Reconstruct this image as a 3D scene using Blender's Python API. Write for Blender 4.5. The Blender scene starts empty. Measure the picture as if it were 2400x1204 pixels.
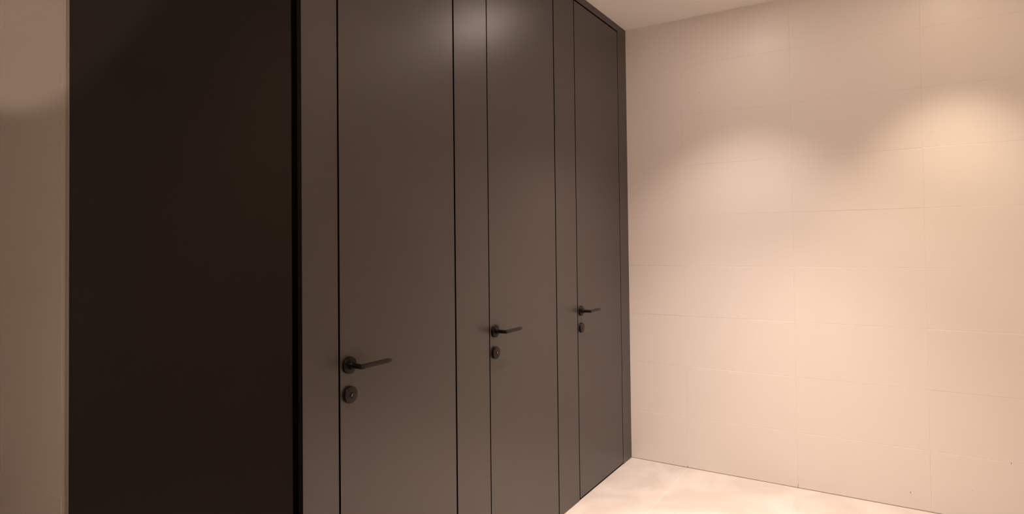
import bpy, bmesh, math, random
from mathutils import Vector, Matrix, Euler
random.seed(7)
SC = bpy.context.scene
COL = SC.collection

# ------------------------------------------------------------------ camera
F_PX, CY, YAW, PITCH, ROLL, EYE = 1440.39, 538.35, 0.555, 0.0197, -0.0113, 1.3542
cam = bpy.data.cameras.new('camera'); cam_o = bpy.data.objects.new('camera', cam); COL.objects.link(cam_o)
fw = Vector((math.cos(YAW)*math.cos(PITCH), math.sin(YAW)*math.cos(PITCH), math.sin(PITCH)))
rt = Vector((math.sin(YAW), -math.cos(YAW), 0)); up = rt.cross(fw)
rt2 = rt*math.cos(ROLL) + up*math.sin(ROLL); up2 = -rt*math.sin(ROLL) + up*math.cos(ROLL)
cam_o.matrix_world = Matrix(((rt2.x, up2.x, -fw.x, 0), (rt2.y, up2.y, -fw.y, 0), (rt2.z, up2.z, -fw.z, EYE), (0, 0, 0, 1)))
cam.sensor_fit = 'HORIZONTAL'; cam.sensor_width = 36; cam.lens = F_PX/2400*36
cam.shift_x = 0; cam.shift_y = (CY-602)/2400; cam.clip_start = .02
SC.camera = cam_o

# ------------------------------------------------------------------ world, exposure
w = bpy.data.worlds.new('world'); SC.world = w; w.use_nodes = True
w.node_tree.nodes['Background'].inputs[0].default_value = (1, .8, .65, 1)
w.node_tree.nodes['Background'].inputs[1].default_value = 0.0
SC.view_settings.view_transform = 'Standard'; SC.view_settings.look = 'None'
SC.view_settings.gamma = 1; SC.view_settings.use_curve_mapping = False
SC.view_settings.exposure = -0.03

# ------------------------------------------------------------------ dimensions (metres)
D, L, H, ZD = 1.4168, 3.6752, 2.6842, 2.6421          # door plane y, end wall x, ceiling, door top
X1, G1, G2, G3, G4, G5, G6 = 1.1604, 1.295, 1.8728, 2.1012, 2.6953, 2.9298, 3.5343
CX, YP, YE = 1.206, 1.5172, 2.9218                    # side panel plane, its two edges
JY = 1.0662                                           # a vertical tile joint on the end wall
XN, YN, YF = -1.7, -1.25, 4.8                         # the rest of the room

# ------------------------------------------------------------------ lamps
def spot(name, loc, target, energy, color, half_deg, blend, radius):
    l = bpy.data.lights.new(name, 'SPOT'); l.energy = energy; l.color = color
    l.spot_size = math.radians(2*half_deg); l.spot_blend = blend; l.shadow_soft_size = radius
    o = bpy.data.objects.new(name, l); COL.objects.link(o); o.location = loc
    o.rotation_euler = (Vector(target)-Vector(loc)).to_track_quat('-Z', 'Y').to_euler(); return o
def disc(name, loc, energy, color, size, spread=math.pi):
    l = bpy.data.lights.new(name, 'AREA'); l.shape = 'DISK'; l.size = size; l.energy = energy; l.color = color; l.spread = spread
    o = bpy.data.objects.new(name, l); COL.objects.link(o); o.location = loc; return o
PINK = (1.0, .79, .69); WARM = (1.0, .77, .56); AMBER = (1.0, .73, .57)
LA = (3.02, .70); LB = (3.22, -.27); LC = (1.8, .25); LD = (.35, 1.32); LE = (2.6, .70); LF = (2.75, -.15)
def downlamp(name, p, glow, beam, color, half, blend):
    if glow: disc(name+'_glow', (p[0], p[1], H-.012), glow, color, .10)
    spot(name+'_beam', (p[0], p[1], H-.02), (p[0], p[1], 0), beam, color, half, blend, .03)
downlamp('lamp_corner', LA, 3.5, 80, PINK, 46, .8)
downlamp('fill_near_corner', LE, 0, 205, PINK, 42, .8)  # added unseen lamp, softens the pool of light from the corner lamp
downlamp('lamp_wall', LB, 1.5, 68, WARM, 39, .75)
downlamp('lamp_middle', LC, 0, 180, AMBER, 36, .5)
downlamp('fill_side_panel', LD, 4.5, 70, AMBER, 60, .9)  # added unseen lamp to brighten the near part of the side panel
downlamp('fill_near_wall', LF, 0, 50, WARM, 42, .7)  # added unseen lamp to lift the lower part of the right wall
spot('fill_passage', (-1.5, 4.0, 2.4), (CX, 3.3, 3.42), 50, WARM, 30, .16, .03)  # added unseen spot; its cone edge makes the bright upper band on the left
strip = disc('fill_strip', (1.1, YN+.06, 2.1), 35, AMBER, 1.6)      # added unseen strip, facing up to brighten the ceiling
strip.data.shape = 'RECTANGLE'; strip.data.size_y = .03; strip.rotation_euler = (math.pi, 0, 0)

# ------------------------------------------------------------------ materials
def mat(name, color, rough=.5, spec=.5, metal=0.0, noise=None, bump=None, emit=None):
    m = bpy.data.materials.new(name); m.use_nodes = True
    nt = m.node_tree; b = nt.nodes['Principled BSDF']
    b.inputs['Base Color'].default_value = (*color, 1); b.inputs['Roughness'].default_value = rough
    b.inputs['Specular IOR Level'].default_value = spec; b.inputs['Metallic'].default_value = metal
    if emit:
        b.inputs['Emission Color'].default_value = (*emit[:3], 1); b.inputs['Emission Strength'].default_value = emit[3]
    if noise or bump:
        tc = nt.nodes.new('ShaderNodeTexCoord')
    if noise:
        sc, c2, lo, hi, dist = noise
        n = nt.nodes.new('ShaderNodeTexNoise'); n.inputs['Scale'].default_value = sc
        n.inputs['Detail'].default_value = 6; n.inputs['Distortion'].default_value = dist
        nt.links.new(tc.outputs['Object'], n.inputs['Vector'])
        r = nt.nodes.new('ShaderNodeValToRGB')
        r.color_ramp.elements[0].position = lo; r.color_ramp.elements[0].color = (*c2, 1)
        r.color_ramp.elements[1].position = hi; r.color_ramp.elements[1].color = (*color, 1)
        nt.links.new(n.outputs['Fac'], r.inputs[0]); nt.links.new(r.outputs[0], b.inputs['Base Color'])
    if bump:
        n = nt.nodes.new('ShaderNodeTexNoise'); n.inputs['Scale'].default_value = bump[0]; n.inputs['Detail'].default_value = 3
        nt.links.new(tc.outputs['Object'], n.inputs['Vector'])
        bp = nt.nodes.new('ShaderNodeBump'); bp.inputs['Strength'].default_value = bump[1]; bp.inputs['Distance'].default_value = bump[2]
        nt.links.new(n.outputs['Fac'], bp.inputs['Height']); nt.links.new(bp.outputs[0], b.inputs['Normal'])
    return m
M_TILE = mat('pale_satin_tile', (.74, .70, .66), .38, .35, bump=(3.0, .15, .004))
M_GROUT = mat('tile_grout', (.70, .65, .605), .8, .2)
M_DARKJ = mat('dark_joint', (.25, .18, .14), .9, .2)
M_SPOT = mat('dirt_mark', (.12, .08, .06), .9, .2)
M_FLOOR = mat('cloudy_porcelain', (.58, .55, .525), .42, .4, noise=(3.2, (.495, .46, .43), .36, .66, 1.4))
M_CEIL = mat('painted_plaster', (.88, .86, .84), .9, .1)
M_LAM = mat('brown_laminate', (.0225, .0167, .0136), .37, .85, bump=(900, .04, .0004))
M_SIDE = mat('very_dark_laminate', (.019, .0137, .0102), .45, .22, bump=(900, .04, .0004))
M_CORE = mat('black_core_and_gap_shade', (.0035, .0025, .002), .8, .1)
M_METAL = mat('dark_bronze_metal', (.0040, .0027, .0020), .36, .17, bump=(600, .05, .0003))
M_BRONZE = mat('brushed_bronze_face', (.0135, .0088, .0064), .45, .22)
M_ALU = mat('brushed_aluminium', (.52, .47, .42), .40, .5, .3)
M_GLINT = mat('polished_nickel', (.6, .55, .5), .2, .5, 1.0)
M_RUB = mat('grey_rubber', (.30, .27, .24), .5, .4)
M_WHITE = mat('white_enamel', (.8, .78, .75), .4, .5)
M_LENS = mat('lit_lens', (.8, .8, .8), .5, .5, emit=(1, .75, .6, 1.5))

# ------------------------------------------------------------------ helpers
def box(bm, x0, x1, y0, y1, z0, z1, bev=0, mi=0):
    g = bmesh.ops.create_cube(bm, size=1)
    M = Matrix.Translation(((x0+x1)/2, (y0+y1)/2, (z0+z1)/2)) @ Matrix.Diagonal((x1-x0, y1-y0, z1-z0, 1))
    bmesh.ops.transform(bm, matrix=M, verts=g['verts'])
    faces = set(f for v in g['verts'] for f in v.link_faces)
    for f in faces: f.material_index = mi
    if bev:
        es = list(set(e for v in g['verts'] for e in v.link_edges))
        bmesh.ops.bevel(bm, geom=es, offset=bev, segments=2, affect='EDGES', profile=.5)
def lathe(bm, prof, axis='-Y', seg=48, mi=0, origin=(0, 0, 0)):
    """prof: list of (radius, height) along the axis"""
    rings = []
    for r, h in prof:
        ring = []
        for k in range(seg if r > 1e-6 else 1):
            a = 2*math.pi*k/seg
            if axis == '-Y': p = (r*math.cos(a), -h, r*math.sin(a))
            else: p = (r*math.cos(a), r*math.sin(a), h)
            ring.append(bm.verts.new((p[0]+origin[0], p[1]+origin[1], p[2]+origin[2])))
        rings.append(ring)
    for a, b in zip(rings, rings[1:]):
        n = max(len(a), len(b))
        for k in range(n):
            k2 = (k+1) % n
            vs = ([a[k], a[k2]] if len(a) > 1 else [a[0]]) + ([b[k2], b[k]] if len(b) > 1 else [b[0]])
            f = bm.faces.new(vs); f.material_index = mi
    bmesh.ops.recalc_face_normals(bm, faces=bm.faces)
def obj(name, bm, mats, parent=None, loc=None, smooth=False):
    me = bpy.data.meshes.new(name); bm.to_mesh(me); bm.free()
    for m in (mats if isinstance(mats, (list, tuple)) else [mats]): me.materials.append(m)
    if smooth:
        for p in me.polygons: p.use_smooth = True
        try: me.set_sharp_from_angle(angle=math.radians(35))
        except Exception: pass
    o = bpy.data.objects.new(name, me); COL.objects.link(o)
    if parent: o.parent = parent
    if loc: o.location = loc
    return o
def thing(name, label, cat, loc=(0, 0, 0), group=None):
    o = bpy.data.objects.new(name, None); COL.objects.link(o); o.location = loc
    o.empty_display_size = .1; o['label'] = label; o['category'] = cat; o['kind'] = 'thing'
    if group: o['group'] = group
    return o
def struct(o, label=None):
    o['kind'] = 'structure'
    if label: o['label'] = label
    return o

# ------------------------------------------------------------------ tiled walls: real tiles, 2 mm joints, tiny lippage
def tile(bm, P, U, V, N, u0, u1, v0, v1, seedamp=.0004, bev=.0009):
    """a slightly tilted tile face with chamfered rim standing out of the grout plane"""
    t = [random.uniform(-seedamp, seedamp) for _ in range(4)]
    b = bev
    def pt(u, v, n): return P + U*u + V*v + N*n
    lo = [pt(u0, v0, 0), pt(u1, v0, 0), pt(u1, v1, 0), pt(u0, v1, 0)]
    hi = [pt(u0+b, v0+b, .0007+t[0]), pt(u1-b, v0+b, .0007+t[1]), pt(u1-b, v1-b, .0007+t[2]), pt(u0+b, v1-b, .0007+t[0]+t[2]-t[1])]
    lo = [bm.verts.new(p) for p in lo]; hi = [bm.verts.new(p) for p in hi]
    bm.faces.new(hi)
    for k in range(4): bm.faces.new((lo[k], lo[(k+1) % 4], hi[(k+1) % 4], hi[k]))
def tiled_wall(name, P, U, V, N, ulen, vlen, uoff, label, back=.05, joint=.0007, dark_foot=False, marks=()):
    """P corner, U along, V up, N into the room; tiles .6 x .3; uoff = first joint along U"""
    P, U, V, N = map(Vector, (P, U, V, N)); bm = bmesh.new()
    # body of the wall, with the grout plane as its face
    c = [P, P+U*ulen, P+U*ulen+V*vlen, P+V*vlen]
    fr = [bm.verts.new(p) for p in c]; bk = [bm.verts.new(p-N*back) for p in c]
    fs = [bm.faces.new(fr), bm.faces.new(bk[::-1])] + [bm.faces.new((fr[k], fr[(k+1) % 4], bk[(k+1) % 4], bk[k])) for k in range(4)]
    for f in fs: f.material_index = 1
    us = [0] + [u for u in [uoff+.6*k for k in range(-8, 20)] if 1e-3 < u < ulen-1e-3] + [ulen]
    vs = [.0025 if dark_foot else 0] + [.3*k for k in range(1, 20) if .3*k < vlen-1e-3] + [vlen]
    n0 = len(bm.faces)
    for i in range(len(us)-1):
        for j in range(len(vs)-1):
            tile(bm, P, U, V, N, us[i]+joint*.5, us[i+1]-joint*.5, vs[j]+joint*.5*(j > 0), vs[j+1]-joint*.5)
    if dark_foot:
        f = bm.faces.new([bm.verts.new(P+U*a+V*b+N*.0003) for a, b in ((0, 0), (ulen, 0), (ulen, .003), (0, .003))]); f.material_index = 2
    for (u, v, r, q) in marks:
        vv = [bm.verts.new(P+U*(u+r*math.cos(a*math.pi/5))+V*(v+q*math.sin(a*math.pi/5))+N*.0025) for a in range(10)]
        f = bm.faces.new(vv); f.material_index = 2
    bmesh.ops.recalc_face_normals(bm, faces=[f for f in bm.faces if len(f.verts) == 4][:0])
    # orient faces of the tiles towards N
    for f in bm.faces:
        f.normal_update()
    for f in list(bm.faces)[n0:]:
        if f.normal.dot(N) < 0: f.normal_flip()
    return struct(obj(name, bm, [M_TILE, M_GROUT, M_DARKJ]), label)

marks = [(D-.9604, 2.2267, .0022, .0022), (D+.2962, .1399, .0013, .0015), (D+.4466, .2966, .0015, .004),
         (D+.048, .0814, .0012, .005), (D-.466, .014, .0012, .009), (D-JY, .008, .001, .006), (D+.235, .55, .0008, .0008)]
tiled_wall('wall_right', (L, D+.03, 0), (0, -1, 0), (0, 0, 1), (-1, 0, 0), D+.03-YN, H, D+.03-JY,
           'pale beige wall of large satin tiles, to the right of the dark doors', dark_foot=True,
           marks=[(u+.03, v, a, b) for u, v, a, b in marks])
tiled_wall('wall_left', (CX, YF, 0), (0, -1, 0), (0, 0, 1), (-1, 0, 0), YF-2.953, H, YF-2.985,
           'shaded beige tiled wall at the far left beyond the dark side panel')
tiled_wall('wall_front', (L, YN, 0), (-1, 0, 0), (0, 0, 1), (0, 1, 0), L-XN, H, .3, 'beige tiled wall facing the dark doors')
tiled_wall('wall_rear', (XN, YN, 0), (0, 1, 0), (0, 0, 1), (1, 0, 0), YF-YN, H, .2, 'beige tiled wall opposite the end wall')
tiled_wall('wall_back', (XN, YF, 0), (1, 0, 0), (0, 0, 1), (0, -1, 0), CX+.05-XN, H, .2, 'beige tiled wall closing the passage')

# ------------------------------------------------------------------ floor and ceiling
bm = bmesh.new()
box(bm, XN-.05, L+.05, YN-.05, YF+.05, -.06, -.0012, mi=1)
ys = [YN-.05] + [y for y in [JY+.6*k for k in range(-6, 8)] if YN < y < YF] + [YF+.05]
xs = [XN-.05] + [x for x in [L-1.2*k for k in range(5, -1, -1)] if XN < x < L-.01] + [L+.05]
for i in range(len(xs)-1):
    for j in range(len(ys)-1):
        x0, x1, y0, y1 = xs[i]+.0008, xs[i+1]-.0008, ys[j]+.0008, ys[j+1]-.0008
        b = .001; t = random.uniform(-.00015, .00015)
        lo = [bm.verts.new(p) for p in ((x0, y0, -.0012), (x1, y0, -.0012), (x1, y1, -.0012), (x0, y1, -.0012))]
        hi = [bm.verts.new(p) for p in ((x0+b, y0+b, t), (x1-b, y0+b, t), (x1-b, y1-b, t), (x0+b, y1-b, t))]
        bm.faces.new(hi)
        for k in range(4): bm.faces.new((lo[k], lo[(k+1) % 4], hi[(k+1) % 4], hi[k]))
struct(obj('floor', bm, [M_FLOOR, M_GROUT]), 'pale cloudy beige tiled floor')
bm = bmesh.new(); box(bm, XN-.05, L+.05, YN-.05, YF+.05, H, H+.06)
struct(obj('ceiling', bm, M_CEIL), 'plain pale painted ceiling')

# metal corner profile between the left tiles and the dark side panel
bm = bmesh.new()
box(bm, CX-.0035, CX+.01, YE+.002, YE+.0195, 0, H, .001)
box(bm, CX-.0008, CX+.01, YE+.0195, YE+.0245, 0, H, mi=1)
box(bm, CX-.0025, CX+.01, YE+.0245, YE+.0315, 0, H, .0008)
struct(obj('trim_1', bm, [M_ALU, M_CORE]), 'thin metal edge profile between left tiles and dark side panel')

# ------------------------------------------------------------------ cubicle front: fixed frame
fr = thing('partition_frame', 'dark brown laminate frame with narrow fixed panels between and around the three doors', 'partition', (X1, D, 0))
def frame_part(name, x0, x1, z0, z1, m=M_LAM, y0=0, y1=.018):
    bm = bmesh.new(); box(bm, x0-X1, x1-X1, y0, y1, z0, z1)
    if m is M_LAM:                                   # black core shows on the vertical cut edges
        for f in bm.faces:
            if abs(f.normal.x) > .9 or f.normal.z < -.9 or (f.normal.z > .9): f.material_index = 1
            f.normal_update()
            if abs(f.normal.x) > .9 or abs(f.normal.z) > .9: f.material_index = 1
        return obj(name, bm, [m, M_CORE], fr)
    return obj(name, bm, m, fr)
zp = ZD - .0
GW = dict(g1=.0072, g2=.0088, g3=.0066, g4=.0084, g5=.0078, g6=.0066)
frame_part('fixed_panel', X1, G1-GW['g1']/2, .003, zp)
frame_part('fixed_panel', G2+GW['g2']/2, G3-GW['g3']/2, .003, zp)
frame_part('fixed_panel', G4+GW['g4']/2, G5-GW['g5']/2, .003, zp)
frame_part('fixed_panel', G6+GW['g6']/2, L-.0012, .003, zp)
frame_part('header_panel', X1, L-.0012, zp, H-.0015)
bm = bmesh.new()
box(bm, .090, L-X1-.003, .045, .055, .0, H-.003)
obj('rebate_backing', bm, M_CORE, fr)

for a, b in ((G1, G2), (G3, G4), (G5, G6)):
    frame_part('gap_shade_strip', a-.003, b+.003, 0, .0055, M_CORE, .004, .044)  # black strip added so the gap under each door looks shaded

# doors
def rose(bm, r=.0262, t=.0085):
    lathe(bm, [(0, 0), (r, 0), (r, t-.0016), (r-.0005, t-.0005), (r-.0018, t), (0, t)])
def make_door(x0, x1, gl, gr, label, jit):
    w = x1-x0-gl/2-gr/2; ox = x0+gl/2; z0, z1 = .0105, ZD-.0090
    t = thing('toilet_door', label, 'door', (ox, D, 0), 'three dark cubicle doors in the partition')
    bm = bmesh.new(); box(bm, 0, w, 0, .040, z0, z1, .0004)
    bm.normal_update()
    for f in bm.faces:
        if abs(f.normal.x) > .9 or abs(f.normal.z) > .9: f.material_index = 1
    obj('door_leaf', bm, [M_LAM, M_CORE], t)
    hx = .0345; hz = .985
    # lever handle: rose, collar and neck, flat lever bar
    bm = bmesh.new(); rose(bm)
    hd = obj('lever_handle', bm, M_METAL, t, (hx, 0, hz), True)
    bm = bmesh.new()
    lathe(bm, [(0, .008), (.0115, .008), (.0115, .020), (.0105, .0215), (.0080, .022), (.0076, .0615), (.0066, .0635), (0, .0635)], seg=32)
    obj('neck', bm, M_METAL, hd, (0, 0, 0), True)
    bm = bmesh.new()
    n = 14; sec = 12; rings = []
    for i in range(n+1):
        s = i/n; x = -.0078 + s*.1330
        hh = .0072 - .0004*s; th = .0052 - .0006*s
        e = 1.0
        if i == 0: e = .86
        if i == n: e = .55
        if i == n-1: e = .93
        yc = -.0575 + .004*s*s*0 ; ring = []
        for k in range(sec):
            a = 2*math.pi*(k+.5)/sec
            ca, sa = math.cos(a), math.sin(a); q = .38
            ring.append(bm.verts.new((x, yc+th*e*math.copysign(abs(ca)**q, ca), hh*e*math.copysign(abs(sa)**q, sa))))
        rings.append(ring)
    for a, b in zip(rings, rings[1:]):
        for k in range(sec): bm.faces.new((a[k], a[(k+1) % sec], b[(k+1) % sec], b[k]))
    bm.faces.new(rings[0]); bm.faces.new(rings[-1][::-1]); bmesh.ops.recalc_face_normals(bm, faces=bm.faces)
    obj('lever', bm, M_BRONZE, hd, (0, 0, .0005), True)
    # emergency-release lock: thick disc with recessed centre and slotted plug
    bm = bmesh.new()
    lathe(bm, [(0, 0), (.0258, 0), (.0258, .0085), (.0252, .0096), (.0240, .010), (.0078, .010), (.0070, .0088), (0, .0088)])
    for f in bm.faces:
        c = f.calc_center_median()
        if c.y < -.0094: f.material_index = 1
    lk = obj('lock_rose', bm, [M_METAL, M_BRONZE], t, (hx+.0015, 0, hz-.0895), True)
    bm = bmesh.new()
    lathe(bm, [(0, .0085), (.0058, .0085), (.0058, .0112), (.0050, .0120), (0, .0120)], seg=32)
    obj('release_plug', bm, M_BRONZE, lk, None, True)
    bm = bmesh.new(); box(bm, -.0007, .0007, -.0124, -.0118, -.0046, .0046)
    bmesh.ops.rotate(bm, verts=bm.verts, cent=(0, 0, 0), matrix=Matrix.Rotation(jit, 3, 'Y'))
    o = obj('coin_slot', bm, M_GLINT, lk); o['label'] = 'bright coin slot'
    return t
make_door(G1, G2, GW['g1'], GW['g2'], 'dark brown cubicle door nearest the camera, with the largest lever handle', .5)
d2 = make_door(G3, G4, GW['g3'], GW['g4'], 'middle of the three dark brown cubicle doors, between two fixed panels', -.3)
make_door(G5, G6, GW['g5'], GW['g6'], 'dark brown cubicle door farthest from the camera, beside the pale tiled wall', .2)
bm = bmesh.new(); lathe(bm, [(0, 0), (.0019, 0), (.0019, .002), (.0013, .0032), (0, .0032)], seg=16)
o = obj('door_buffer', bm, M_RUB, d2, (-.0028, .006, 2.277), True); o['label'] = 'tiny pale rubber buffer in the door gap'

# ------------------------------------------------------------------ side panel of the cubicle block
sp = thing('side_panel', 'wide very dark brown laminate side panel left of the black shadow gap', 'partition', (CX, YP, 0))
bm = bmesh.new(); box(bm, 0, .018, 0, YE+.001-YP, .004, H-.002, .0006)
bm.normal_update()
for f in bm.faces:
    if abs(f.normal.y) > .9: f.material_index = 1
obj('panel_sheet', bm, [M_SIDE, M_CORE], sp)
bm = bmesh.new(); box(bm, .022, .034, -.078, .05, 0, H-.002)
o = obj('shadow_gap_strip', bm, M_CORE, sp); o['label'] = 'matt black recessed strip'

# ------------------------------------------------------------------ recessed downlights in the ceiling, some of them added for their light
def downlight(x, y, label):
    t = thing('ceiling_downlight', label, 'lamp', (x, y, H), 'recessed ceiling downlights')
    bm = bmesh.new(); lathe(bm, [(.058, 0), (.058, -.004), (.076, -.005), (.079, -.002), (.079, 0)], axis='Z')
    obj('trim_ring', bm, M_WHITE, t, None, True)
    return t
for (x, y), lb in ((LA, 'white round downlight ring in the ceiling nearest the room corner'), (LB, 'white round downlight ring in the ceiling close to the pale wall'),
                   (LC, 'white round downlight ring in the ceiling at mid room'), (LE, 'added unseen downlight ring before the far door'),
                   (LF, 'added unseen downlight ring second from the pale wall'), (LD, 'added unseen downlight ring beside the very dark side panel')):
    downlight(x, y, lb)
t = thing('added_uplight', 'added unseen aluminium strip fitting that brightens the ceiling', 'lamp', (1.1, YN+.002, 2.06))  # housing for the added ceiling fill strip
bm = bmesh.new()
box(bm, -.82, .82, .001, .10, 0, .004); box(bm, -.82, .82, .096, .10, .004, .036); box(bm, -.82, .82, .001, .005, .004, .036)
box(bm, -.824, -.82, .001, .10, 0, .036); box(bm, .82, .824, .001, .10, 0, .036)
obj('added_uplight_housing', bm, M_ALU, t)
